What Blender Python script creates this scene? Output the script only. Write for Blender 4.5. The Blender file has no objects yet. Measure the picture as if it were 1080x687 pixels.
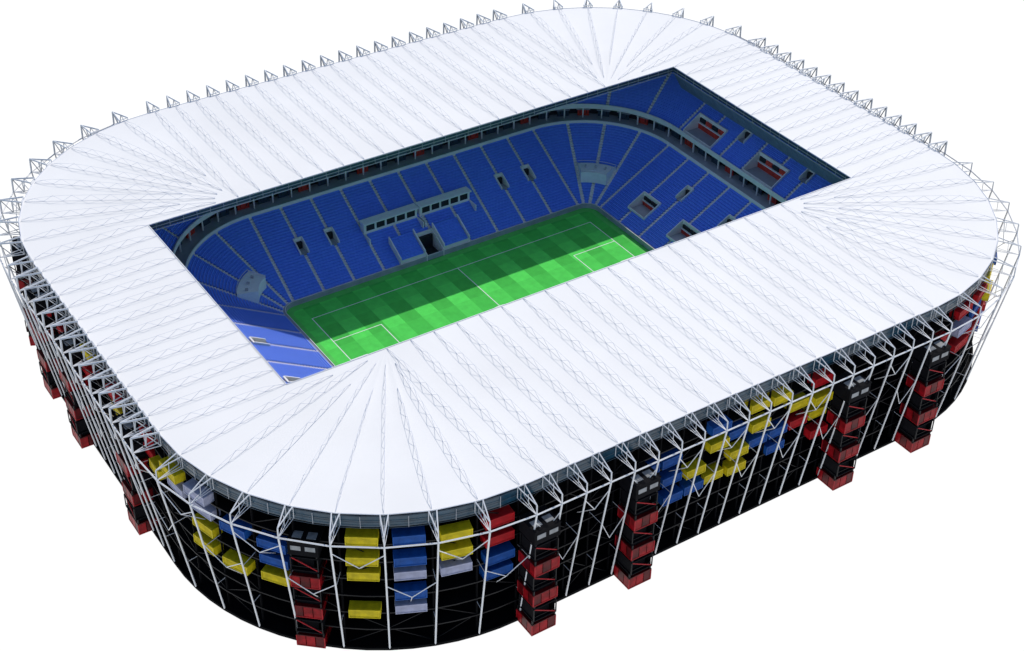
import bpy, math, random, bmesh
from mathutils import Matrix, Vector
random.seed(7)
C = bpy.context.scene.collection
PI = math.pi
X0, Y0 = -2.0, 1.2   # the building's centre against the pitch
HX, HY, RR = 128.0, 105.0, 62.0     # roof edge half sizes, corner radius
OX, OY = 94.0, 43.0                 # roof opening half sizes
ZR = 43.0

# ---------------------------------------------------------------- materials
def mat(name, col, rough=0.6, var=0.10, scale=0.3, metal=0.0, spec=0.4):
    m = bpy.data.materials.new(name); m.use_nodes = True
    nt = m.node_tree; b = nt.nodes['Principled BSDF']
    b.inputs['Roughness'].default_value = rough
    b.inputs['Metallic'].default_value = metal
    b.inputs['Specular IOR Level'].default_value = spec
    tc = nt.nodes.new('ShaderNodeTexCoord')
    n = nt.nodes.new('ShaderNodeTexNoise'); n.inputs['Scale'].default_value = scale
    n.inputs['Detail'].default_value = 5
    nt.links.new(tc.outputs['Object'], n.inputs['Vector'])
    mr = nt.nodes.new('ShaderNodeMapRange')
    mr.inputs['From Min'].default_value = 0.3; mr.inputs['From Max'].default_value = 0.7
    mr.inputs['To Min'].default_value = 1 - var; mr.inputs['To Max'].default_value = 1 + var
    nt.links.new(n.outputs['Fac'], mr.inputs['Value'])
    mx = nt.nodes.new('ShaderNodeVectorMath'); mx.operation = 'SCALE'
    mx.inputs[0].default_value = col
    nt.links.new(mr.outputs['Result'], mx.inputs['Scale'])
    nt.links.new(mx.outputs['Vector'], b.inputs['Base Color'])
    return m
M = {}
M['membrane'] = mat('membrane', (.82, .805, .785), .6, .03, .04, 0, .2)
M['steel'] = mat('white_steel', (.74, .74, .75), .45, .04, .2)
M['roofsteel'] = mat('roof_steel', (.64, .66, .73), .5, .04, .2)
M['bracket'] = mat('bracket_steel', (.66, .67, .69), .5, .08, .3)
M['gusset'] = mat('grey_plate', (.42, .43, .46), .55, .10, .3)
M['black'] = mat('black_steel', (.009, .009, .011), .5, .2, .4, 0, .2)
M['deck'] = mat('deck_black', (.004, .004, .005), .8, .2, .4, 0, .05)
M['core'] = mat('core_dark', (.004, .004, .006), .8, .3, .2, 0, .1)
M['glass'] = mat('fascia_glass', (.012, .05, .085), .2, .3, .3, 0, .5)
M['louvre'] = mat('louvre', (.035, .065, .095), .5, .2, .3)
M['lattice'] = mat('lattice_blue_grey', (.13, .19, .27), .5, .15, .3)
M['concrete'] = mat('concrete', (.36, .37, .40), .8, .12, .3)
M['concrete_light'] = mat('concrete_light', (.80, .77, .74), .7, .06, .3)
M['dark'] = mat('dark_opening', (.02, .02, .025), .8, .2, .3)
M['redint'] = mat('red_interior', (.60, .05, .03), .6, .3, .5)
M['yellow'] = mat('yellow_paint', (.66, .53, .010), .5, .2, .6, 0, .2)
M['blue'] = mat('blue_paint', (.010, .09, .36), .5, .2, .6, 0, .2)
M['white'] = mat('grey_white_paint', (.44, .45, .58), .5, .15, .6, 0, .2)
M['red'] = mat('red_paint', (.46, .008, .014), .5, .2, .6, 0, .2)
M['towerred'] = mat('tower_red_mesh', (.26, .004, .008), .4, .4, .5, 0, .12)
M['towerlip'] = mat('tower_red_rail', (.40, .015, .022), .5, .2, .8, 0, .15)
M['towercore'] = mat('tower_dark_red', (.09, .002, .004), .4, .5, .5, 0, .15)  # deeper red for some tower panels and the red module caps
M['skylight'] = mat('grey_glazing', (.24, .25, .26), .15, .2, .8)
M['line'] = mat('line_paint', (.80, .82, .80), .7, .05, 1)
M['verge'] = mat('verge_green', (.11, .56, .11), .9, .1, .3, 0, .1)

def seat_mat():
    m = bpy.data.materials.new('blue_seats'); m.use_nodes = True
    nt = m.node_tree; b = nt.nodes['Principled BSDF']; b.inputs['Roughness'].default_value = .5
    tc = nt.nodes.new('ShaderNodeTexCoord')
    sn = nt.nodes.new('ShaderNodeVectorMath'); sn.operation = 'SNAP'; sn.inputs[1].default_value = (.55, .55, 5)
    nt.links.new(tc.outputs['Object'], sn.inputs[0])
    wn = nt.nodes.new('ShaderNodeTexWhiteNoise'); nt.links.new(sn.outputs['Vector'], wn.inputs['Vector'])
    cr = nt.nodes.new('ShaderNodeValToRGB')
    cr.color_ramp.elements[0].color = (.12, .255, .84, 1)
    cr.color_ramp.elements[1].color = (.14, .29, .90, 1)
    nt.links.new(wn.outputs['Value'], cr.inputs['Fac'])
    nt.links.new(cr.outputs['Color'], b.inputs['Base Color'])
    return m
M['seat'] = seat_mat()

def turf_mat():
    m = bpy.data.materials.new('turf'); m.use_nodes = True
    nt = m.node_tree; b = nt.nodes['Principled BSDF']; b.inputs['Roughness'].default_value = .9
    b.inputs['Specular IOR Level'].default_value = .1
    tc = nt.nodes.new('ShaderNodeTexCoord')
    def ck(sx, sy, c1, c2):
        mp = nt.nodes.new('ShaderNodeMapping'); mp.inputs['Location'].default_value = (52.5*sx, .5, .5)
        mp.inputs['Scale'].default_value = (sx, sy, 0)
        nt.links.new(tc.outputs['Object'], mp.inputs['Vector'])
        k = nt.nodes.new('ShaderNodeTexChecker'); k.inputs['Scale'].default_value = 1
        k.inputs['Color1'].default_value = c1; k.inputs['Color2'].default_value = c2
        nt.links.new(mp.outputs['Vector'], k.inputs['Vector']); return k
    a = ck(1/5.83, 0, (.105, .74, .115, 1), (.074, .56, .084, 1)); c = ck(1/5.83, 1/11.3, (1, 1, 1, 1), (.90, .90, .90, 1))
    mm = nt.nodes.new('ShaderNodeVectorMath'); mm.operation = 'MULTIPLY'
    nt.links.new(a.outputs['Color'], mm.inputs[0]); nt.links.new(c.outputs['Color'], mm.inputs[1])
    n = nt.nodes.new('ShaderNodeTexNoise'); n.inputs['Scale'].default_value = .4; n.inputs['Detail'].default_value = 8
    nt.links.new(tc.outputs['Object'], n.inputs['Vector'])
    mr = nt.nodes.new('ShaderNodeMapRange'); mr.inputs['To Min'].default_value = .8; mr.inputs['To Max'].default_value = 1.2
    nt.links.new(n.outputs['Fac'], mr.inputs['Value'])
    mx = nt.nodes.new('ShaderNodeVectorMath'); mx.operation = 'SCALE'
    nt.links.new(mm.outputs['Vector'], mx.inputs[0]); nt.links.new(mr.outputs['Result'], mx.inputs['Scale'])
    nt.links.new(mx.outputs['Vector'], b.inputs['Base Color'])
    return m
M['turf'] = turf_mat()

# ---------------------------------------------------------------- mesh builder
class MB:
    def __init__(s): s.v = []; s.f = []; s.m = []; s.mats = []
    def mi(s, k):
        if k not in s.mats: s.mats.append(k)
        return s.mats.index(k)
    def poly(s, pts, k):
        b = len(s.v); s.v += [tuple(p) for p in pts]; s.f.append(tuple(range(b, b+len(pts)))); s.m.append(s.mi(k))
    def hexa(s, P, k):
        b = len(s.v); s.v += [tuple(p) for p in P]
        for q in ((3,2,1,0),(4,5,6,7),(0,1,5,4),(1,2,6,5),(2,3,7,6),(3,0,4,7)):
            s.f.append(tuple(b+i for i in q)); s.m.append(s.mi(k))
    def box(s, c, sx, sy, sz, k, rz=0.0):
        # c = centre of the base
        ca, sa = math.cos(rz), math.sin(rz); P = []
        for z in (0, sz):
            for x, y in ((-1,-1),(1,-1),(1,1),(-1,1)):
                X, Y = x*sx/2, y*sy/2
                P.append((c[0]+X*ca-Y*sa, c[1]+X*sa+Y*ca, c[2]+z))
        s.hexa(P, k)
    def tube(s, p, q, r, k, n=4):
        p, q = Vector(p), Vector(q); d = (q-p)
        if d.length < 1e-5: return
        d.normalize(); u = d.cross(Vector((0,0,1)))
        if u.length < 1e-3: u = Vector((1,0,0))
        u.normalize(); w = d.cross(u); b = len(s.v)
        for e in (p, q):
            for i in range(n):
                a = 2*PI*(i+.5)/n; s.v.append(tuple(e+u*(r*math.cos(a))+w*(r*math.sin(a))))
        for i in range(n):
            j = (i+1) % n; s.f.append((b+i, b+j, b+n+j, b+n+i)); s.m.append(s.mi(k))
        s.f.append(tuple(b+n-1-i for i in range(n))); s.f.append(tuple(b+n+i for i in range(n)))
        s.m += [s.mi(k)]*2
    def rings(s, a, b, k, closed=True):
        n = len(a)
        for i in range(n if closed else n-1):
            j = (i+1) % n; s.poly((a[i], a[j], b[j], b[i]), k)
    def build(s, name, parent=None, label=None):
        me = bpy.data.meshes.new(name); me.from_pydata(s.v, [], s.f)
        for k in s.mats: me.materials.append(M[k])
        me.polygons.foreach_set('material_index', s.m)
        me.update()
        o = bpy.data.objects.new(name, me); C.objects.link(o)
        if parent: o.parent = parent
        if label: o['label'] = label
        return o
def empty(name, label, cat, loc=(0,0,0), rz=0, group=None):
    o = bpy.data.objects.new(name, None); C.objects.link(o); o.location = loc; o.rotation_euler = (0,0,rz)
    o['label'] = label; o['category'] = cat
    if group: o['group'] = group
    return o

# ---------------------------------------------------------------- plan curves
def rr(hx, hy, r, z, cx=0.0, cy=0.0, na=18, nl=13, ne=8):
    """points of a rounded rectangle, same topology for every size (counter-clockwise from the near left)"""
    P = []; ax, ay = hx-r, hy-r
    for i in range(nl): P.append((cx-ax+2*ax*i/nl, cy-hy, z))
    for i in range(na): a = -PI/2+PI/2*i/na; P.append((cx+ax+r*math.cos(a), cy-ay+r*math.sin(a), z))
    for i in range(ne): P.append((cx+hx, cy-ay+2*ay*i/ne, z))
    for i in range(na): a = PI/2*i/na; P.append((cx+ax+r*math.cos(a), cy+ay+r*math.sin(a), z))
    for i in range(nl): P.append((cx+ax-2*ax*i/nl, cy+hy, z))
    for i in range(na): a = PI/2+PI/2*i/na; P.append((cx-ax+r*math.cos(a), cy+ay+r*math.sin(a), z))
    for i in range(ne): P.append((cx-hx, cy+ay-2*ay*i/ne, z))
    for i in range(na): a = PI+PI/2*i/na; P.append((cx-ax+r*math.cos(a), cy-ay+r*math.sin(a), z))
    return P
def outer(off, z): return rr(HX+off, HY+off, RR+off, z, X0, Y0)
BX, BY, BR = 58.0, 42.0, 4.0
def bowl(d, z): return rr(BX+d, BY+d, BR+d, z)

# truss rays: base point, outward angle, length to roof edge
AX, AY = HX-RR, HY-RR
NLB, NEB = 19, 13
rays = []
for k in range(NLB+1): rays.append((-AX+2*AX*k/NLB, -OY, -PI/2, HY-OY))
for k in range(1, 9): rays.append((AX, -AY, -PI/2+PI/18*k, RR))
for k in range(NEB+1): rays.append((OX, -OY+2*OY*k/NEB, 0, HX-OX))
for k in range(1, 9): rays.append((AX, AY, PI/18*k, RR))
for k in range(NLB+1): rays.append((AX-2*AX*k/NLB, OY, PI/2, HY-OY))
for k in range(1, 9): rays.append((-AX, AY, PI/2+PI/18*k, RR))
for k in range(NEB+1): rays.append((-OX, OY-2*OY*k/NEB, PI, HX-OX))
for k in range(1, 9): rays.append((-AX, -AY, PI+PI/18*k, RR))
NR = len(rays)
def rp(ray, s, z, lat=0.0):
    bx, by, a, L = ray; c, sn = math.cos(a), math.sin(a)
    return Vector((X0+bx+c*s-sn*lat, Y0+by+sn*s+c*lat, z))

# ================================================================ STADIUM
stadium = empty('stadium', 'large rounded rectangular stadium with white ribbed roof, blue seats and black container facade', 'stadium')

# ---- roof membrane
mb = MB()
NS, NT = 10, 6
def patch(b0, e0, b1, e1):
    g = []
    w = (Vector(e1)-Vector(e0)).length
    for j in range(NT+1):
        t = j/NT; row = []
        for i in range(NS+1):
            s = i/NS
            p = Vector(b0).lerp(Vector(b1), t); q = Vector(e0).lerp(Vector(e1), t); r = p.lerp(q, s)
            r.z = ZR-.006*w*math.sin(PI*t)*math.sin(PI*min(1, s*1.0))**.7
            row.append(tuple(r))
        g.append(row)
    for j in range(NT):
        for i in range(NS):
            mb.poly((g[j][i], g[j][i+1], g[j+1][i+1], g[j+1][i]), 'membrane')
for i in range(NR):
    A, B = rays[i], rays[(i+1) % NR]
    ea = rp(A, A[3], ZR); eb = rp(B, B[3], ZR)
    ba, bb = [X0+A[0], Y0+A[1], ZR], [X0+B[0], Y0+B[1], ZR]
    if A[3] == RR and B[3] == HX-OX: bb = list(ba)
    if B[3] == RR and A[3] == HX-OX: ba = list(bb)
    patch(ba, ea, bb, eb)
roof = mb.build('roof_membrane', stadium)
bm = bmesh.new(); bm.from_mesh(roof.data); bmesh.ops.remove_doubles(bm, verts=bm.verts, dist=.001)
bmesh.ops.recalc_face_normals(bm, faces=bm.faces)
for f in bm.faces: f.smooth = True
bm.to_mesh(roof.data); bm.free()

# ---- roof trusses: straight planar trusses with crisp zigzag webs
for i, r in enumerate(rays):
    t = MB(); L = r[3]
    fan = L == RR and abs(math.sin(2*r[2])) > .01
    s0 = 0.5
    if fan: s0 = 7.0 if i % 2 else 17.0
    s1 = L-.5; n = max(4, round((s1-s0)/5.4)); TH = 1.9
    def h(s):
        u = (s-s0)/(s1-s0); return TH*min(1, .12+u/.22, .25+(1-u)/.20)
    ss = [s0+(s1-s0)*k/n for k in range(n+1)]
    t.tube(rp(r, s0, ZR+.03), rp(r, s1, ZR+.03), .035, 'roofsteel')
    for k in range(n):
        a, b = ss[k], ss[k+1]; m_ = (a+b)/2
        t.tube(rp(r, a, ZR+h(a)), rp(r, b, ZR+h(b)), .035, 'roofsteel')
        t.tube(rp(r, a, ZR+.08), rp(r, m_, ZR+h(m_)), .045, 'roofsteel')
        t.tube(rp(r, m_, ZR+h(m_)), rp(r, b, ZR+.08), .045, 'roofsteel')
    # cantilevered end outside the membrane: an open tapering lattice bracket
    p1, p2, p3 = rp(r, L+6.5, ZR+.7), rp(r, L+6.7, ZR-3.8), rp(r, L, ZR-3.4)
    pl = rp(r, L+3.3, ZR-3.6)
    far = r[2] > -.01 and not (r[2] > PI*1.02)
    kx = 1.0 if far else .62
    if not far: p1 = rp(r, L+6.6, ZR-.9)
    zt = ZR+.7 if far else ZR+.15
    t.tube(p1, p2, .30*kx, 'steel', 6); t.tube(p2, p3, .15*kx, 'steel', 6)
    for sg in (-1, 1):
        b1 = rp(r, L+.1, zt, sg*1.5*kx); m1 = rp(r, L+3.1, zt if far else ZR-.3, sg*.85*kx)
        b3 = rp(r, L+.1, ZR-3.3, sg*1.5*kx)
        t.tube(b1, p1, .26*kx, 'bracket', 5); t.tube(b3, p2, .14*kx, 'bracket'); t.tube(b1, b3, .15*kx, 'bracket')
        if far:
            t.tube(m1, pl, .16, 'bracket'); t.tube(pl, p1, .16, 'bracket'); t.tube(b3, m1, .13, 'bracket')
    if not far: t.tube(rp(r, L+3.1, ZR-.35), pl, .09, 'bracket')
    t.tube(rp(r, L+.1, zt, 1.5*kx), rp(r, L+.1, zt, -1.5*kx), .15*kx, 'bracket')
    t.build('roof_truss', stadium)

# ---- outer leaning columns with their side struts and V braces
def colpt(r, z): return rp(r, r[3]+.5+6.2*(z/(ZR-3.8)), z)
for i, r in enumerate(rays):
    t = MB(); nx = rays[(i+1) % NR]
    t.tube(colpt(r, 0), colpt(r, ZR-3.8), .23, 'steel', 8)
    for z in (24, 10):
        t.tube(colpt(r, z), rp(r, r[3]-1, z), .07, 'steel')
    wide = r[3] == RR and nx[3] == RR and (colpt(nx, 0)-colpt(r, 0)).length > 8
    if wide or i % 2 == 0:
        zc, zm = (36.5, 31.5) if i % 2 == 0 else (25, 20)
        mid = (colpt(r, zm)+colpt(nx, zm))/2; md = (rp(r, r[3]-1, zm-6)+rp(nx, nx[3]-1, zm-6))/2
        t.tube(colpt(r, zc), mid, .12, 'steel', 5); t.tube(colpt(nx, zc), mid, .12, 'steel', 5); t.tube(mid, md, .12, 'steel', 5)
    else:
        t.tube(colpt(r, 24), (colpt(r, 17)+colpt(nx, 17))/2, .10, 'steel', 5); t.tube((colpt(r, 17)+colpt(nx, 17))/2, colpt(nx, 24), .10, 'steel', 5)
    t.build('facade_column', stadium)
t = MB()
for i, r in enumerate(rays):
    nx = rays[(i+1) % NR]
    t.tube(rp(r, r[3]+6.7, ZR-3.8), rp(nx, nx[3]+6.7, ZR-3.8), .20, 'steel', 6)
    t.tube(rp(r, r[3]+.1, ZR+.02), rp(nx, nx[3]+.1, ZR+.02), .12, 'roofsteel', 5)
t.build('ring_beam', stadium)

# ---- glazed fascia under the roof edge
t = MB()
t.rings(outer(-.4, ZR-4.2), outer(-.1, ZR-.6), 'glass')
t.rings(outer(-.1, ZR-.6), outer(-1.5, ZR-.6), 'louvre')
fa = t.build('fascia', stadium)
t = MB()
for zz in (ZR-4.1, ZR-2.4, ZR-.7):
    a = outer(.05, zz)
    for k in range(len(a)): t.tube(a[k], a[(k+1) % len(a)], .07, 'louvre')
a, b = outer(0.05, ZR-4.1), outer(.15, ZR-.7)
for k in range(len(a)): t.tube(a[k], b[k], .08, 'gusset')
t.build('fascia_rail', fa)

# ---- core wall, floor decks, black frame
t = MB(); t.rings(outer(-8, 0), outer(-7, 39), 'core'); t.rings(outer(-7, 39), outer(-.4, 38.8), 'core'); t.build('core_wall', stadium)
t = MB(); t.rings(outer(.8, -.02), outer(.8, .8), 'deck'); t.rings(outer(.8, .8), outer(.3, .8), 'deck'); t.rings(outer(.3, .8), outer(.3, .25), 'deck'); t.rings(outer(.3, .25), outer(-8.1, .25), 'deck')
t.build('plinth', stadium)
LEV = [0.3, 5.8, 11.3, 16.8, 22.3, 27.8, 33.3]
for z in LEV[1:]:
    t = MB()
    t.rings(outer(-8.05, z), outer(-.6, z), 'deck'); t.rings(outer(-.6, z-.35), outer(-.6, z), 'black'); t.rings(outer(-.6, z-.35), outer(-8.05, z-.35), 'deck')
    t.build('floor_deck', stadium)
t = MB()
for i, r in enumerate(rays):
    nx = rays[(i+1) % NR]
    t.tube(rp(r, r[3]-1, 0), rp(r, r[3]-1, 39), .28, 'deck')
    for k, z in enumerate(LEV):
        a = rp(r, r[3]-1, z); b = rp(nx, nx[3]-1, z+5.5)
        if (i+k) % 2: a.z, b.z = b.z, a.z
        if random.random() < .4: t.tube(a, b, .12, 'black')
t.build('steel_frame', stadium)

# ---- shipping containers in the bays
def container_mesh(key, W=7.4, D=3.0, H=2.6, n=22):
    t = MB()
    t.box((0, -.1, 0), W-.1, D-.3, H-.02, key)
    for sx in (-1, 1):
        for sy in (-1, 1): t.box((sx*(W/2-.08), sy*(D/2-.08), 0), .2, .2, H+.03, key)
    for z in (0, H-.18):
        for sy in (-1, 1): t.box((0, sy*(D/2-.06), z+.01), W-.36, .16, .18, key)
        for sx in (-1, 1): t.box((sx*(W/2-.06), 0, z+.01), .16, D-.36, .18, key)
    for k in range(n):
        x = -W/2+.35+(W-.7)*(k+.5)/n
        t.box((x, D/2-.2, .2), (W-.7)/n*.5, .16, H-.4, key)
        t.box((x, -.1, H-.02), (W-.7)/n*.5, D-.5, .05, key)
    for sx in (-1, 1):
        for k in range(8):
            y = -D/2+.4+(D-.8)*(k+.5)/8
            t.box((sx*(W/2-.05), y, .2), .08, .16, H-.4, key)
    # outrigger beams carrying it back to the deck
    for sx in (-1, 1): t.box((sx*(W/2-.9), -D/2-1.2, .1), .25, 2.6, .3, 'black')
    return t
proto = {}
def put_container(bay, lev, key, dout=0.0):
    r, nx = rays[bay % NR], rays[(bay+1) % NR]
    off = -1.0+dout
    p = (rp(r, r[3]+off, 0)+rp(nx, nx[3]+off, 0))/2
    e = rp(nx, nx[3], 0)-rp(r, r[3], 0)
    rz = math.atan2(e.y, e.x)+PI
    wide = e.length > 8
    if (key, wide) not in proto:
        o = container_mesh(key, 7.4 if wide else 6.0).build('shipping_container', stadium); proto[(key, wide)] = o
    else:
        o = proto[(key, wide)].copy(); C.objects.link(o)
    o.location = (p.x, p.y, LEV[lev]+.03); o.rotation_euler = (0, 0, rz)
    o['label'] = {'yellow':'yellow corrugated container', 'blue':'blue corrugated container', 'white':'pale grey corrugated container', 'red':'red corrugated container'}[key]
Y, B, W, R = 'yellow', 'blue', 'white', 'red'
N0 = NR
bays = {
  N0-1: {6:R, 5:R, 4:B, 3:B},
  N0-2: {6:Y, 5:Y, 4:W},
  N0-3: {6:B, 5:B, 4:W, 3:B, 2:W},
  N0-4: {6:Y, 5:Y, 4:Y, 2:Y},
  N0-6: {5:B, 4:B, 3:Y},
  N0-7: {5:B, 3:Y},
  N0-8: {6:W, 5:W, 3:Y, 4:Y},
  N0-9: {6:Y, 5:W},
  5: {5:B}, 6: {5:B, 4:B, 3:B}, 7: {4:Y, 3:B}, 8: {6:B, 5:Y, 3:Y}, 9: {5:B, 4:Y, 3:Y}, 10: {6:Y, 5:Y, 4:B},
  11: {6:Y, 4:B, 3:B}, 12: {5:Y, 4:R}, 13: {6:R, 5:Y, 4:Y, 3:R},
  19: {5:R}, 20: {6:R, 5:W, 4:R}, 21: {6:R, 5:B, 4:R}, 22: {6:Y, 5:Y, 4:R, 3:B}, 23: {6:B, 5:Y, 4:Y, 3:R}, 24: {6:Y, 5:W, 4:R}, 25: {6:Y, 5:R, 4:Y}, 26: {6:B, 5:Y},
  78: {5:R}, 80: {5:R, 4:R}, 83: {5:R, 6:Y}, 86: {6:R, 5:Y}, 89: {6:R, 5:R}, 90: {5:Y},
}
for b_, d_ in bays.items():
    for lv, key in d_.items(): put_container(b_, lv, key, random.uniform(-.7, 1.0))

# ---- inner roof edge frame round the opening, with a deeper open louvre screen
t = MB()
def rect(hx, hy, z): return [(X0-hx, Y0-hy, z), (X0+hx, Y0-hy, z), (X0+hx, Y0+hy, z), (X0-hx, Y0+hy, z)]
t.rings(rect(OX+.6, OY+.6, ZR-2.2), rect(OX+.3, OY+.3, ZR-.4), 'louvre')
for zz, hh in ((ZR+.05, .14), (ZR-1.2, .08), (ZR-2.3, .12)):
    q = rect(OX+.2, OY+.2, zz)
    for k in range(4): t.tube(q[k], q[(k+1) % 4], hh, 'gusset' if zz < ZR-.5 else 'steel')
for sx in (-1, 1):
    for k in range(45):
        x = -OX+2*OX*(k+.5)/45; t.tube((X0+x, Y0+sx*(OY+.15), ZR-2.4), (X0+x, Y0+sx*(OY+.15), ZR-.1), .06, 'gusset')
    for k in range(20):
        y = -OY+2*OY*(k+.5)/20; t.tube((X0+sx*(OX+.15), Y0+y, ZR-2.4), (X0+sx*(OX+.15), Y0+y, ZR-.1), .06, 'gusset')
of = t.build('opening_frame', stadium)
for sx in (-1, 1):
    t = MB()
    for j in range(9):
        z = ZR-2.6-j*.75; x = X0+sx*(OX+.5+j*.45)
        t.tube((x, Y0-OY, z), (x, Y0+OY, z), .17, 'lattice')
    for k in range(21):
        y = Y0-OY+2*OY*k/20; t.tube((X0+sx*(OX+.5), y, ZR-2.4), (X0+sx*(OX+4.2), y, ZR-8.7), .12, 'lattice')
    t.build('louvre_screen', of)

# ---- seating bowl: four straight sides and four corners, with openings really cut into the rows
LR, LD0, LZ0, LST, LDP = 30, 1.6, 1.6, .52, .92
UR, UD0, UZ0, UST, UDP = 28, 33.5, 22.4, .63, .95
AXB, AYB = BX-BR, BY-BR
SIDES = (((-AXB, -AYB), (1, 0), (0, -1), 2*AXB), ((AXB, -AYB), (0, 1), (1, 0), 2*AYB), ((AXB, AYB), (-1, 0), (0, 1), 2*AXB), ((-AXB, AYB), (0, -1), (-1, 0), 2*AYB))
ARCS = (((AXB, -AYB), -PI/2), ((AXB, AYB), 0), ((-AXB, AYB), PI/2), ((-AXB, -AYB), PI))
def sp(side, l, d, z):
    p, dd, nn, L = SIDES[side]; r = BR+d
    return (p[0]+dd[0]*l+nn[0]*r, p[1]+dd[1]*l+nn[1]*r, z)
def ap(ci, a, d, z):
    c, a0 = ARCS[ci]; r = BR+d
    return (c[0]+r*math.cos(a0+a), c[1]+r*math.sin(a0+a), z)
# cuts: (side, centre along the side, width, first row, last row, kind)
lcut, ucut = [], []
for sd_, xs in ((2, 1), (0, -1)):
    for x in (-43.2, -32.4, 32.4, 43.2):
        l = AXB-x if sd_ == 2 else x+AXB
        lcut.append((sd_, l, 2.6, 13, 17, 'door'))
lcut.append((2, AXB+3, 6.0, 0, 6, 'tunnel')); lcut.append((0, AXB+3, 6.0, 0, 6, 'tunnel'))
for sd_, f in ((1, lambda y: y+AYB), (3, lambda y: AYB-y)):
    for y in (-27.1, -5.4, 16.3): lcut.append((sd_, f(y), 2.6, 17, 21, 'door'))
    for y in (-26, 3.5, 24.5):
        if sd_ == 1: lcut.append((sd_, f(y), 8.5, 5, 11, 'hall'))
    for y in (-31, -2.5, 28.5): ucut.append((sd_, f(y), 14.0, 0, 6, 'suite'))
    for y in (-16.3, 14.3): ucut.append((sd_, f(y), 3.0, 7, 10, 'door'))
def pieces(l0, l1, side, k, cuts):
    iv = [(l0, l1)]
    for (s, c, w, k0, k1, kd) in cuts:
        if s != side or not k0 <= k <= k1: continue
        a, b = c-w/2, c+w/2; nv = []
        for (p, q) in iv:
            if b <= p or a >= q: nv.append((p, q)); continue
            if a > p: nv.append((p, a))
            if b < q: nv.append((b, q))
        iv = nv
    return [(p, q) for p, q in iv if q-p > .3]
def tier(nr, d0, z0, st, dp, cuts):
    t = MB()
    for k in range(nr):
        d, z = d0+dp*k, z0+st*k
        for s in range(4):
            for p, q in pieces(0, SIDES[s][3], s, k, cuts):
                t.poly((sp(s, p, d, z), sp(s, q, d, z), sp(s, q, d+dp, z), sp(s, p, d+dp, z)), 'concrete_light')
                t.poly((sp(s, p, d+dp, z), sp(s, q, d+dp, z), sp(s, q, d+dp, z+st), sp(s, p, d+dp, z+st)), 'concrete_light')
            A = lambda dd, zz: [ap(s, PI/2*j/18, dd, zz) for j in range(19)]
            t.rings(A(d, z), A(d+dp, z), 'concrete_light', False); t.rings(A(d+dp, z), A(d+dp, z+st), 'concrete_light', False)
    return t
def zlow(d): return LZ0+LST*(d-LD0)/LDP
def zup(d): return UZ0+UST*(d-UD0)/UDP
t = tier(LR, LD0, LZ0, LST, LDP, lcut)
t.rings(bowl(.8, .05), bowl(.8, LZ0+.3), 'concrete'); t.rings(bowl(.8, LZ0+.3), bowl(1.0, LZ0+.3), 'concrete_light')
t.rings(bowl(1.0, LZ0+.3), bowl(1.0, LZ0), 'concrete'); t.rings(bowl(1.0, LZ0), bowl(LD0, LZ0), 'concrete')
t.rings(bowl(-1.6, .055), bowl(.8, .055), 'verge')
lower = t.build('lower_tier', stadium)
t = tier(UR, UD0, UZ0, UST, UDP, ucut)
t.rings(bowl(32.8, 21.2), bowl(32.6, UZ0+.7), 'concrete_light'); t.rings(bowl(32.6, UZ0+.7), bowl(32.9, UZ0+.7), 'concrete_light')
t.rings(bowl(32.9, UZ0+.7), bowl(32.9, UZ0), 'concrete_light'); t.rings(bowl(32.9, UZ0), bowl(UD0, UZ0), 'concrete')
t.rings(bowl(32.8, 21.2), bowl(38, 21.2), 'dark')
dz = UD0+UDP*UR
t.rings(bowl(dz, UZ0+UST*UR), bowl(dz+1, ZR-1), 'louvre')
upper = t.build('upper_tier', stadium)

def opening(cut, d0_, z0_, st, dp, parent):
    side, c, w, k0, k1, kind = cut
    t = MB(); d0, d1 = d0_+dp*k0, d0_+dp*(k1+1); zf = z0_+st*k0+.01; zt = z0_+st*(k1+1)
    def H(l0, l1, a0, a1, za, zb, k): t.hexa([sp(side, l, d, z) for z in (za, zb) for l, d in ((l0, a0), (l1, a0), (l1, a1), (l0, a1))], k)
    if kind == 'tunnel': zf = .1; d0 = .7
    a, b = c-w/2, c+w/2; fl = {'door': 'concrete', 'tunnel': 'dark', 'hall': 'concrete', 'suite': 'concrete'}[kind]
    H(a, b, d0, d1, zf-.3, zf, fl)
    for (p, q) in ((a-.3, a), (b, b+.3)):
        t.hexa([sp(side, p, d0, zf-.3), sp(side, q, d0, zf-.3), sp(side, q, d1, zf-.3), sp(side, p, d1, zf-.3),
                sp(side, p, d0, (z0_+st*k0)+1.0), sp(side, q, d0, (z0_+st*k0)+1.0), sp(side, q, d1, zt+1.0), sp(side, p, d1, zt+1.0)], 'concrete_light')
    H(a-.3, b+.3, d1, d1+.5, zf-.3, zt+1.0, 'concrete_light')
    if kind in ('door', 'tunnel'):
        H(a+.3, b-.3, d1-.9, d1-.01, zf+.01, zt-.3, 'dark')
    else:
        hh = zt-zf
        H(a+.2, b-.2, d1-.5, d1-.01, zf+.01, zf+hh*.5, 'redint'); H(a+.2, b-.2, d1-.9, d1-.01, zf+hh*.5, zf+hh*.58, 'concrete_light')
        n = 4 if kind == 'suite' else 2
        for j in range(n):
            l0 = a+.5+(w-1)*j/n; H(l0+.2, l0+(w-1)/n-.2, d1-.55, d1-.02, zf+hh*.62, zf+hh*.95, 'dark' if (kind == 'hall' or j % 2) else 'redint')
        H(a, b, d0, d0+.25, zf+.01, zf+.95, 'concrete_light')
    t.build('stand_opening', parent)
for c_ in lcut: opening(c_, LD0, LZ0, LST, LDP, lower)
for c_ in ucut: opening(c_, UD0, UZ0, UST, UDP, upper)

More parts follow.
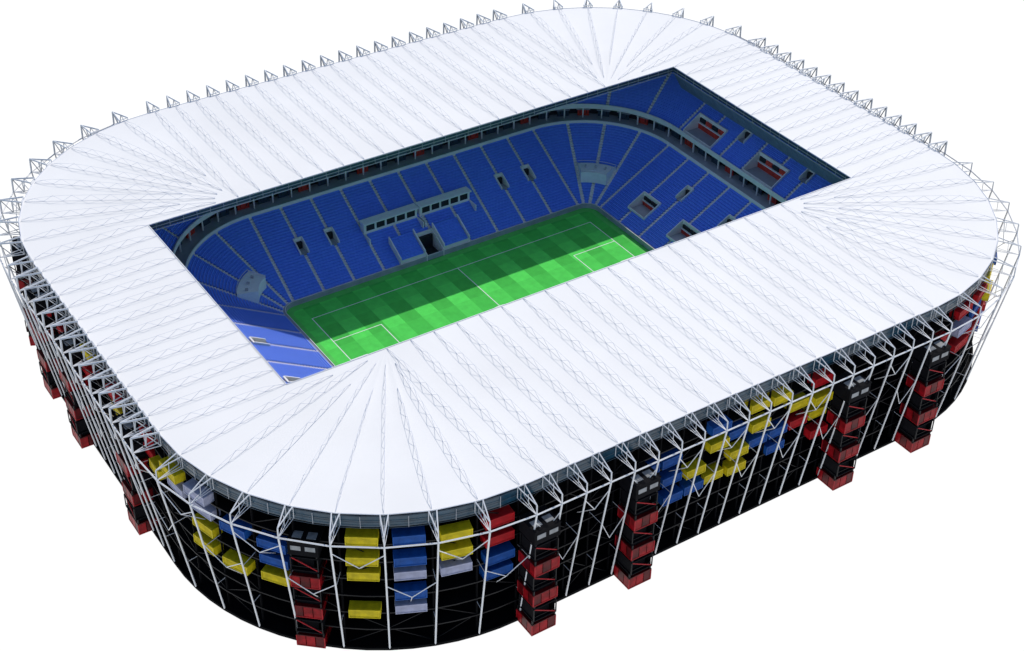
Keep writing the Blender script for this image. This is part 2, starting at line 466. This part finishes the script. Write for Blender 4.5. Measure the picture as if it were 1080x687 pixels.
def block(kind, idx, l0, l1, nr, d0, z0, st, dp, parent, cuts, ins=.58):
    t = MB()
    def strip(pf):
        t.rings(pf(.03, .03), pf(dp-.02, .03), 'seat', False)
        t.rings(pf(.25, .03), pf(.25, .42), 'seat', False); t.rings(pf(.25, .42), pf(.65, .40), 'seat', False)
        t.rings(pf(.65, .40), pf(.72, .80), 'seat', False); t.rings(pf(.72, .80), pf(.82, .80), 'seat', False)
        t.rings(pf(.82, .80), pf(.82, .03), 'seat', False)
    for k in range(nr):
        d, z = d0+dp*k, z0+st*k
        if kind == 's':
            for p, q in pieces(l0+ins, l1-ins, idx, k, [(s, c, w+.6, a, b, kd) for (s, c, w, a, b, kd) in cuts]):
                strip(lambda dd, zz: [sp(idx, p, d+dd, z+zz), sp(idx, q, d+dd, z+zz)])
        else:
            ia = min(ins/(BR+d), (l1-l0)*.25)
            strip(lambda dd, zz: [ap(idx, l0+ia+(l1-l0-2*ia)*j/6, d+dd, z+zz) for j in range(7)])
    t.build('seating_block', parent)
for (nr, d0, z0, st, dp, par, cuts) in ((LR, LD0, LZ0, LST, LDP, lower, lcut), (UR, UD0, UZ0, UST, UDP, upper, ucut)):
    for s in range(4):
        n = 10 if s % 2 == 0 else 7; L = SIDES[s][3]
        for i in range(n): block('s', s, L*i/n, L*(i+1)/n, nr, d0, z0, st, dp, par, cuts)
        for i in range(4): block('a', s, PI/8*i, PI/8*(i+1), nr, d0, z0, st, dp, par, cuts)

# ring concourse between the tiers
LT = LD0+LDP*LR; LTZ = LZ0+LST*LR
t = MB()
t.rings(bowl(LT, LTZ), bowl(LT+.1, LTZ+1.2), 'concrete_light'); t.rings(bowl(LT+.1, LTZ+1.2), bowl(LT+.5, LTZ+1.2), 'line')
t.rings(bowl(LT+.5, LTZ+1.2), bowl(LT+.5, LTZ+.2), 'concrete_light')
t.rings(bowl(LT+.5, LTZ+.2), bowl(37, LTZ+.2), 'concrete')
t.rings(bowl(36.5, LTZ+.2), bowl(36.5, 21.3), 'dark')
conc = t.build('ring_concourse', stadium)
def along(d, z, step):
    P = [Vector(p) for p in bowl(d, z)]; n = len(P); out = []; acc = step/2
    for k in range(n):
        p, q = P[k], P[(k+1) % n]; L = (q-p).length; dd = (q-p).normalized()
        while acc < L:
            out.append((p+dd*acc, math.atan2(dd.y, dd.x))); acc += step
        acc -= L
    return out
for i, (c, rz) in enumerate(along(35.0, LTZ+.22, 7.2)):
    t = MB(); k = 'redint' if i % 3 == 0 else 'louvre'
    t.box((0, 0, 0), 4.0, .5, 2.2, k); t.box((0, 0, 2.2), 4.8, .7, .25, 'concrete')
    for x in (-1.1, 1.1): t.box((x, 0, .9), .25, .56, 1.3, 'dark')
    o = t.build('suite_front', conc); o.location = c; o.rotation_euler = (0, 0, rz)
pm = None
for c, rz in along(33.4, LTZ+.22, 6.6):
    if pm is None:
        t = MB(); t.box((0, 0, 0), .4, .4, 21.1-c.z, 'concrete_light'); o = pm = t.build('concourse_post', conc)
    else: o = pm.copy(); C.objects.link(o)
    o.location = c; o.rotation_euler = (0, 0, rz)

# corner platforms
for (cx, cy, a) in ((54, 38, PI/4), (-54, 38, PI*.78), (-54, -38, PI*1.25), (54, -38, -PI/4)):
    t = MB(); r0, r1, da = 12.5, 19.0, .36
    z = zlow(r1-4)+.5
    def arcp(r, zz, k=8): return [(cx+r*math.cos(a-da+2*da*j/k), cy+r*math.sin(a-da+2*da*j/k), zz) for j in range(k+1)]
    t.rings(arcp(r0, z), arcp(r1, z), 'line', False); t.rings(arcp(r0, z-4), arcp(r0, z), 'line', False)
    for r_ in (r0, r1):
        q = arcp(r_, z+.9)
        for k in range(8): t.tube(q[k], q[k+1], .08, 'steel')
    for e in (-da, da):
        P = lambda r, zz: (cx+r*math.cos(a+e), cy+r*math.sin(a+e), zz)
        t.poly((P(r0, z-4), P(r1, z-4), P(r1, z+.7), P(r0, z+.7)), 'line')
    for k in range(3):
        aa = a-da*.6+da*1.2*k/2; t.box((cx+16*math.cos(aa), cy+16*math.sin(aa), z), .9, .5, .8, 'gusset', aa)
    t.build('corner_platform', lower)

# glazed press boxes in the far stand
for (x0, x1, d0, d1) in ((-22, -2.2, 13.5, 16.0), (-1.2, 18, 13.5, 16.0)):
    t = MB(); zb, zt = zlow(d0)+.2, zlow(d1)+2.8
    xm, L = (x0+x1)/2, x1-x0
    t.box((xm, BY+(d0+d1)/2, zb), L, d1-d0, zt-zb-.3, 'concrete_light')
    t.box((xm, BY+(d0+d1)/2-.3, zt-.28), L+.6, d1-d0+1.0, .35, 'line')
    n = 5
    for k in range(n):
        x = x0+.5+(L-1)*(k+.5)/n; t.box((x, BY+d0+.5, zb+1.1), (L-1)/n-.8, 1.2, 2.2, 'dark')
    for sx in (x0, x1): t.box((sx, BY+d0-1.5, zlow(d0-3)), .35, 5, 2.2, 'concrete_light')
    t.build('press_box', lower)
# raised seating blocks with light walls either side of the tunnel
for (xa, xb) in ((-15.6, -6.6), (.6, 10.2)):
    t = MB()
    for k in range(8):
        d = 1.2+.92*k; z = LZ0+1.5+.52*k
        t.box(((xa+xb)/2, BY+d+.46, z-1.8), xb-xa, .92, 1.8, 'concrete_light')
        t.box(((xa+xb)/2, BY+d+.46, z+.01), xb-xa-.9, .86, .1, 'seat')
        t.box(((xa+xb)/2, BY+d+.6, z+.12), xb-xa-.9, .5, .3, 'seat'); t.box(((xa+xb)/2, BY+d+.8, z+.43), xb-xa-.9, .1, .4, 'seat')
    for x in (xa, xb):
        t.hexa([(x+a, BY+d, z) for (e, a, d, z) in ((0, -.2, 1.1, LZ0-.4), (0, .2, 1.1, LZ0-.4), (0, .2, 8.7, LZ0+3), (0, -.2, 8.7, LZ0+3), (1, -.2, 1.1, LZ0+2.5), (1, .2, 1.1, LZ0+2.5), (1, .2, 8.7, LZ0+6.6), (1, -.2, 8.7, LZ0+6.6))], 'concrete_light')
    t.build('raised_seating', lower)

# ================================================================ STAIR TOWERS
def tower_mesh_parts(root):
    zs = [0.02, 5.0, 10.0, 15.0, 20.0, 25.0]
    for k, z in enumerate(zs):
        red = k % 2 == 0
        key = 'towerred' if red else 'black'
        t = MB(); dy = (-.2, .3, 0, -.3, .2, 0)[k]
        Wd, Dp, H = (7.0, 6.8, 3.7) if red else (6.6, 6.4, 4.3)
        t.box((0, dy, z), Wd, Dp, .3, 'towerred' if red else 'core')
        # glazed walls with a dark stair core inside
        t.box((0, dy, z+.3), Wd-2.6, Dp-2.6, H-.6, 'core')
        if red:
            for sy in (-1, 1):
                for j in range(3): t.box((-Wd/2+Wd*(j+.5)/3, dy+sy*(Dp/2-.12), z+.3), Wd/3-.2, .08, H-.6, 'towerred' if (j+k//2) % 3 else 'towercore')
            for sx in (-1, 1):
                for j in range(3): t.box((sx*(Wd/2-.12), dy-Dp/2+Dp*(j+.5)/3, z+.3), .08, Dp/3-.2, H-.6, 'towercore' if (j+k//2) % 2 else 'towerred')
        else:
            for sy in (-1, 1):
                t.tube((-Wd/2+.3, dy+sy*(Dp/2-.2), z+.4), (Wd/2-.3, dy+sy*(Dp/2-.2), z+H-.4), .16, 'towerlip')
                t.box((0, dy+sy*(Dp/2-.2), z+1.2), Wd-.4, .08, .12, 'black')
            for sx in (-1, 1): t.box((sx*(Wd/2-.3), dy, z+.3), .1, Dp-.8, H-.6, 'core')
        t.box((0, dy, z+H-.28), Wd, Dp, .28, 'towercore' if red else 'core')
        t.box((0, dy-.2, z+H+.01), Wd-1.4, Dp-1.8, 5.0-H-.03, 'core')
        for sx in (-1, 1):
            for sy in (-1, 1):
                t.box((sx*(Wd/2-.3), dy+sy*(Dp/2-.3), z+H+.01), .35, .35, 5.0-H-.03, 'black')
                t.box((sx*(Wd/2-.1), dy+sy*(Dp/2-.1), z+.3), .25, .25, H-.58, 'towerlip' if red else 'black')
        t.build('stair_module', root, label='dark red glazed stair module' if red else 'black open stair module')
    t = MB()
    t.box((0, 0, 30.02), 7.2, 6.6, 3.9, 'core'); t.box((0, 0, 33.92), 7.4, 6.8, .3, 'core')
    for x in (-1.7, 1.7): t.box((x, 3.3, 31.6), 2.4, .14, 1.3, 'skylight'); t.box((x, .9, 34.22), 2.2, 2.2, .12, 'skylight')
    t.build('head_house', root)
    t = MB()
    t.box((0, -6.3, 27.9), 3, 6, .3, 'black')
    for sx in (-1, 1): t.tube((sx*1.4, -3.4, 29.2), (sx*1.4, -9.3, 29.2), .06, 'black')
    for sx in (-1, 1):
        for y in (-3.5, -6.3, -9.2): t.tube((sx*1.4, y, 28.1), (sx*1.4, y, 29.2), .06, 'black')
    t.build('link_bridge', root)
towers = [
 (-65, -107.5, 0, 'red and black stair tower, leftmost of the four along the long near facade'),
 (-36, -107.5, 0, 'red and black stair tower, second from left along the long near facade'),
 (32.5, -107.5, 0, 'red and black stair tower, third from left along the long near facade'),
 (61.5, -107.5, 0, 'red and black stair tower, farthest right along the long near facade'),
 (-112.5, -82.8, 42, 'red and black stair tower on the curved near corner beside the yellow containers'),
 (-131, -24, 90, 'red and black stair tower nearest the viewer on the short left facade'),
 (-131, 16.5, 90, 'red and black stair tower in the middle of the short left facade'),
 (-130, 41.5, 90, 'red and black stair tower, second from the far end of the short left facade'),
 (-125.5, 68, 115, 'farthest stair tower at the far left corner of the stadium'),
]
first = None
def dup(root):
    r = root.copy(); C.objects.link(r)
    for ch in list(root.children):
        c = ch.copy(); C.objects.link(c); c.parent = r
    return r
for (x, y, deg, lab) in towers:
    if first is None:
        o = first = empty('stair_tower', lab, 'stair tower', group='stair towers around the facade'); tower_mesh_parts(o)
    else:
        o = dup(first); o['label'] = lab
    o.location = (x, y, 0); o.rotation_euler = (0, 0, PI-math.radians(deg))

# ================================================================ PITCH
pitch = empty('football_pitch', 'green football pitch with white line markings and mown stripes inside the stadium', 'football pitch')
t = MB(); t.poly(bowl(-1.58, .06), 'turf'); t.build('turf', pitch)
t = MB(); w = .26; z = .07
def ln(x0, y0, x1, y1):
    if x0 == x1: t.poly(((x0-w/2, y0-w/2, z), (x0+w/2, y0-w/2, z), (x0+w/2, y1+w/2, z), (x0-w/2, y1+w/2, z)), 'line')
    else: t.poly(((x0+w/2, y0-w/2, z+.004), (x1-w/2, y0-w/2, z+.004), (x1-w/2, y0+w/2, z+.004), (x0+w/2, y0+w/2, z+.004)), 'line')
ln(-52.5, -34, -52.5, 34); ln(52.5, -34, 52.5, 34); ln(0, -34, 0, 34); ln(-52.5, -34, 52.5, -34); ln(-52.5, 34, 52.5, 34)
for s in (-1, 1):
    for (dd, hh) in ((16.5, 20.15), (5.5, 9.16)):
        x = s*(52.5-dd); ln(x, -hh, x, hh)
        for yy in (-hh, hh): ln(min(x, s*52.5), yy, max(x, s*52.5), yy)
def arc(cx, cy, r, a0, a1, n):
    for k in range(n):
        a, b = a0+(a1-a0)*k/n, a0+(a1-a0)*(k+1)/n
        t.poly([(cx+q*math.cos(e), cy+q*math.sin(e), z+.008) for q, e in ((r-w/2, a), (r+w/2, a), (r+w/2, b), (r-w/2, b))], 'line')
arc(0, 0, 9.15, 0, 2*PI, 64); al = math.acos(5.5/9.15)
arc(-41.5, 0, 9.15, -al, al, 20); arc(41.5, 0, 9.15, PI-al, PI+al, 20)
t.build('line_marking', pitch)

# ================================================================ GROUND: white sheet that glows by itself, so the building's shadow doesn't show
m = bpy.data.materials.new('glowing_white_ground'); m.use_nodes = True
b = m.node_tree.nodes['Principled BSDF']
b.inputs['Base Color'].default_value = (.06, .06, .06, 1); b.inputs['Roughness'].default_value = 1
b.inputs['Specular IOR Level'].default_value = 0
b.inputs['Emission Color'].default_value = (1, 1, 1, 1); b.inputs['Emission Strength'].default_value = 1.0  # emission instead of lit white; also brightens the facade from below
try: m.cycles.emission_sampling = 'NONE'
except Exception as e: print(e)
M['ground'] = m
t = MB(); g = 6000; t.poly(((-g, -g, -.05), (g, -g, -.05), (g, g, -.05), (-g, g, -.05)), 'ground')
gr = t.build('ground'); gr['kind'] = 'structure'; gr['label'] = 'plain white self-glowing ground around the stadium'; gr['category'] = 'ground'

# ================================================================ LIGHT
sd = Vector((.80, .52, 1.0)).normalized()
el = math.asin(sd.z); az = math.atan2(sd.x, sd.y)
wd = bpy.data.worlds.new('World'); bpy.context.scene.world = wd; wd.use_nodes = True
nt = wd.node_tree; bg = nt.nodes['Background']; bg.inputs['Strength'].default_value = .15
sk = nt.nodes.new('ShaderNodeTexSky'); sk.sky_type = 'NISHITA'; sk.sun_disc = False
sk.sun_elevation = el; sk.sun_rotation = az
nt.links.new(sk.outputs['Color'], bg.inputs['Color'])
sl = bpy.data.lights.new('sun', 'SUN'); sl.energy = 2.95; sl.angle = math.radians(.5); sl.color = (1, .95, .87)
so = bpy.data.objects.new('sun', sl); C.objects.link(so); so.rotation_euler = sd.to_track_quat('Z', 'Y').to_euler(); so.location = (100, 200, 400)

# ================================================================ CAMERA
cam = bpy.data.cameras.new('camera'); cam.sensor_width = 36; cam.lens = 36*1661/1080
cam.clip_start = 1; cam.clip_end = 20000
co = bpy.data.objects.new('camera', cam); C.objects.link(co)
z_ = Vector((-.4522, -.6717, .5868)).normalized(); x_ = Vector((.8355, -.5492, .0152)); x_ = (x_-z_*x_.dot(z_)).normalized(); y_ = z_.cross(x_)
mw = Matrix((x_, y_, z_)).transposed().to_4x4(); mw.translation = Vector((-220.5, -325.5, 283))
co.matrix_world = mw
bpy.context.scene.camera = co
bpy.context.scene.view_settings.view_transform = 'Standard'
bpy.context.scene.view_settings.look = 'None'; bpy.context.scene.view_settings.exposure = 0
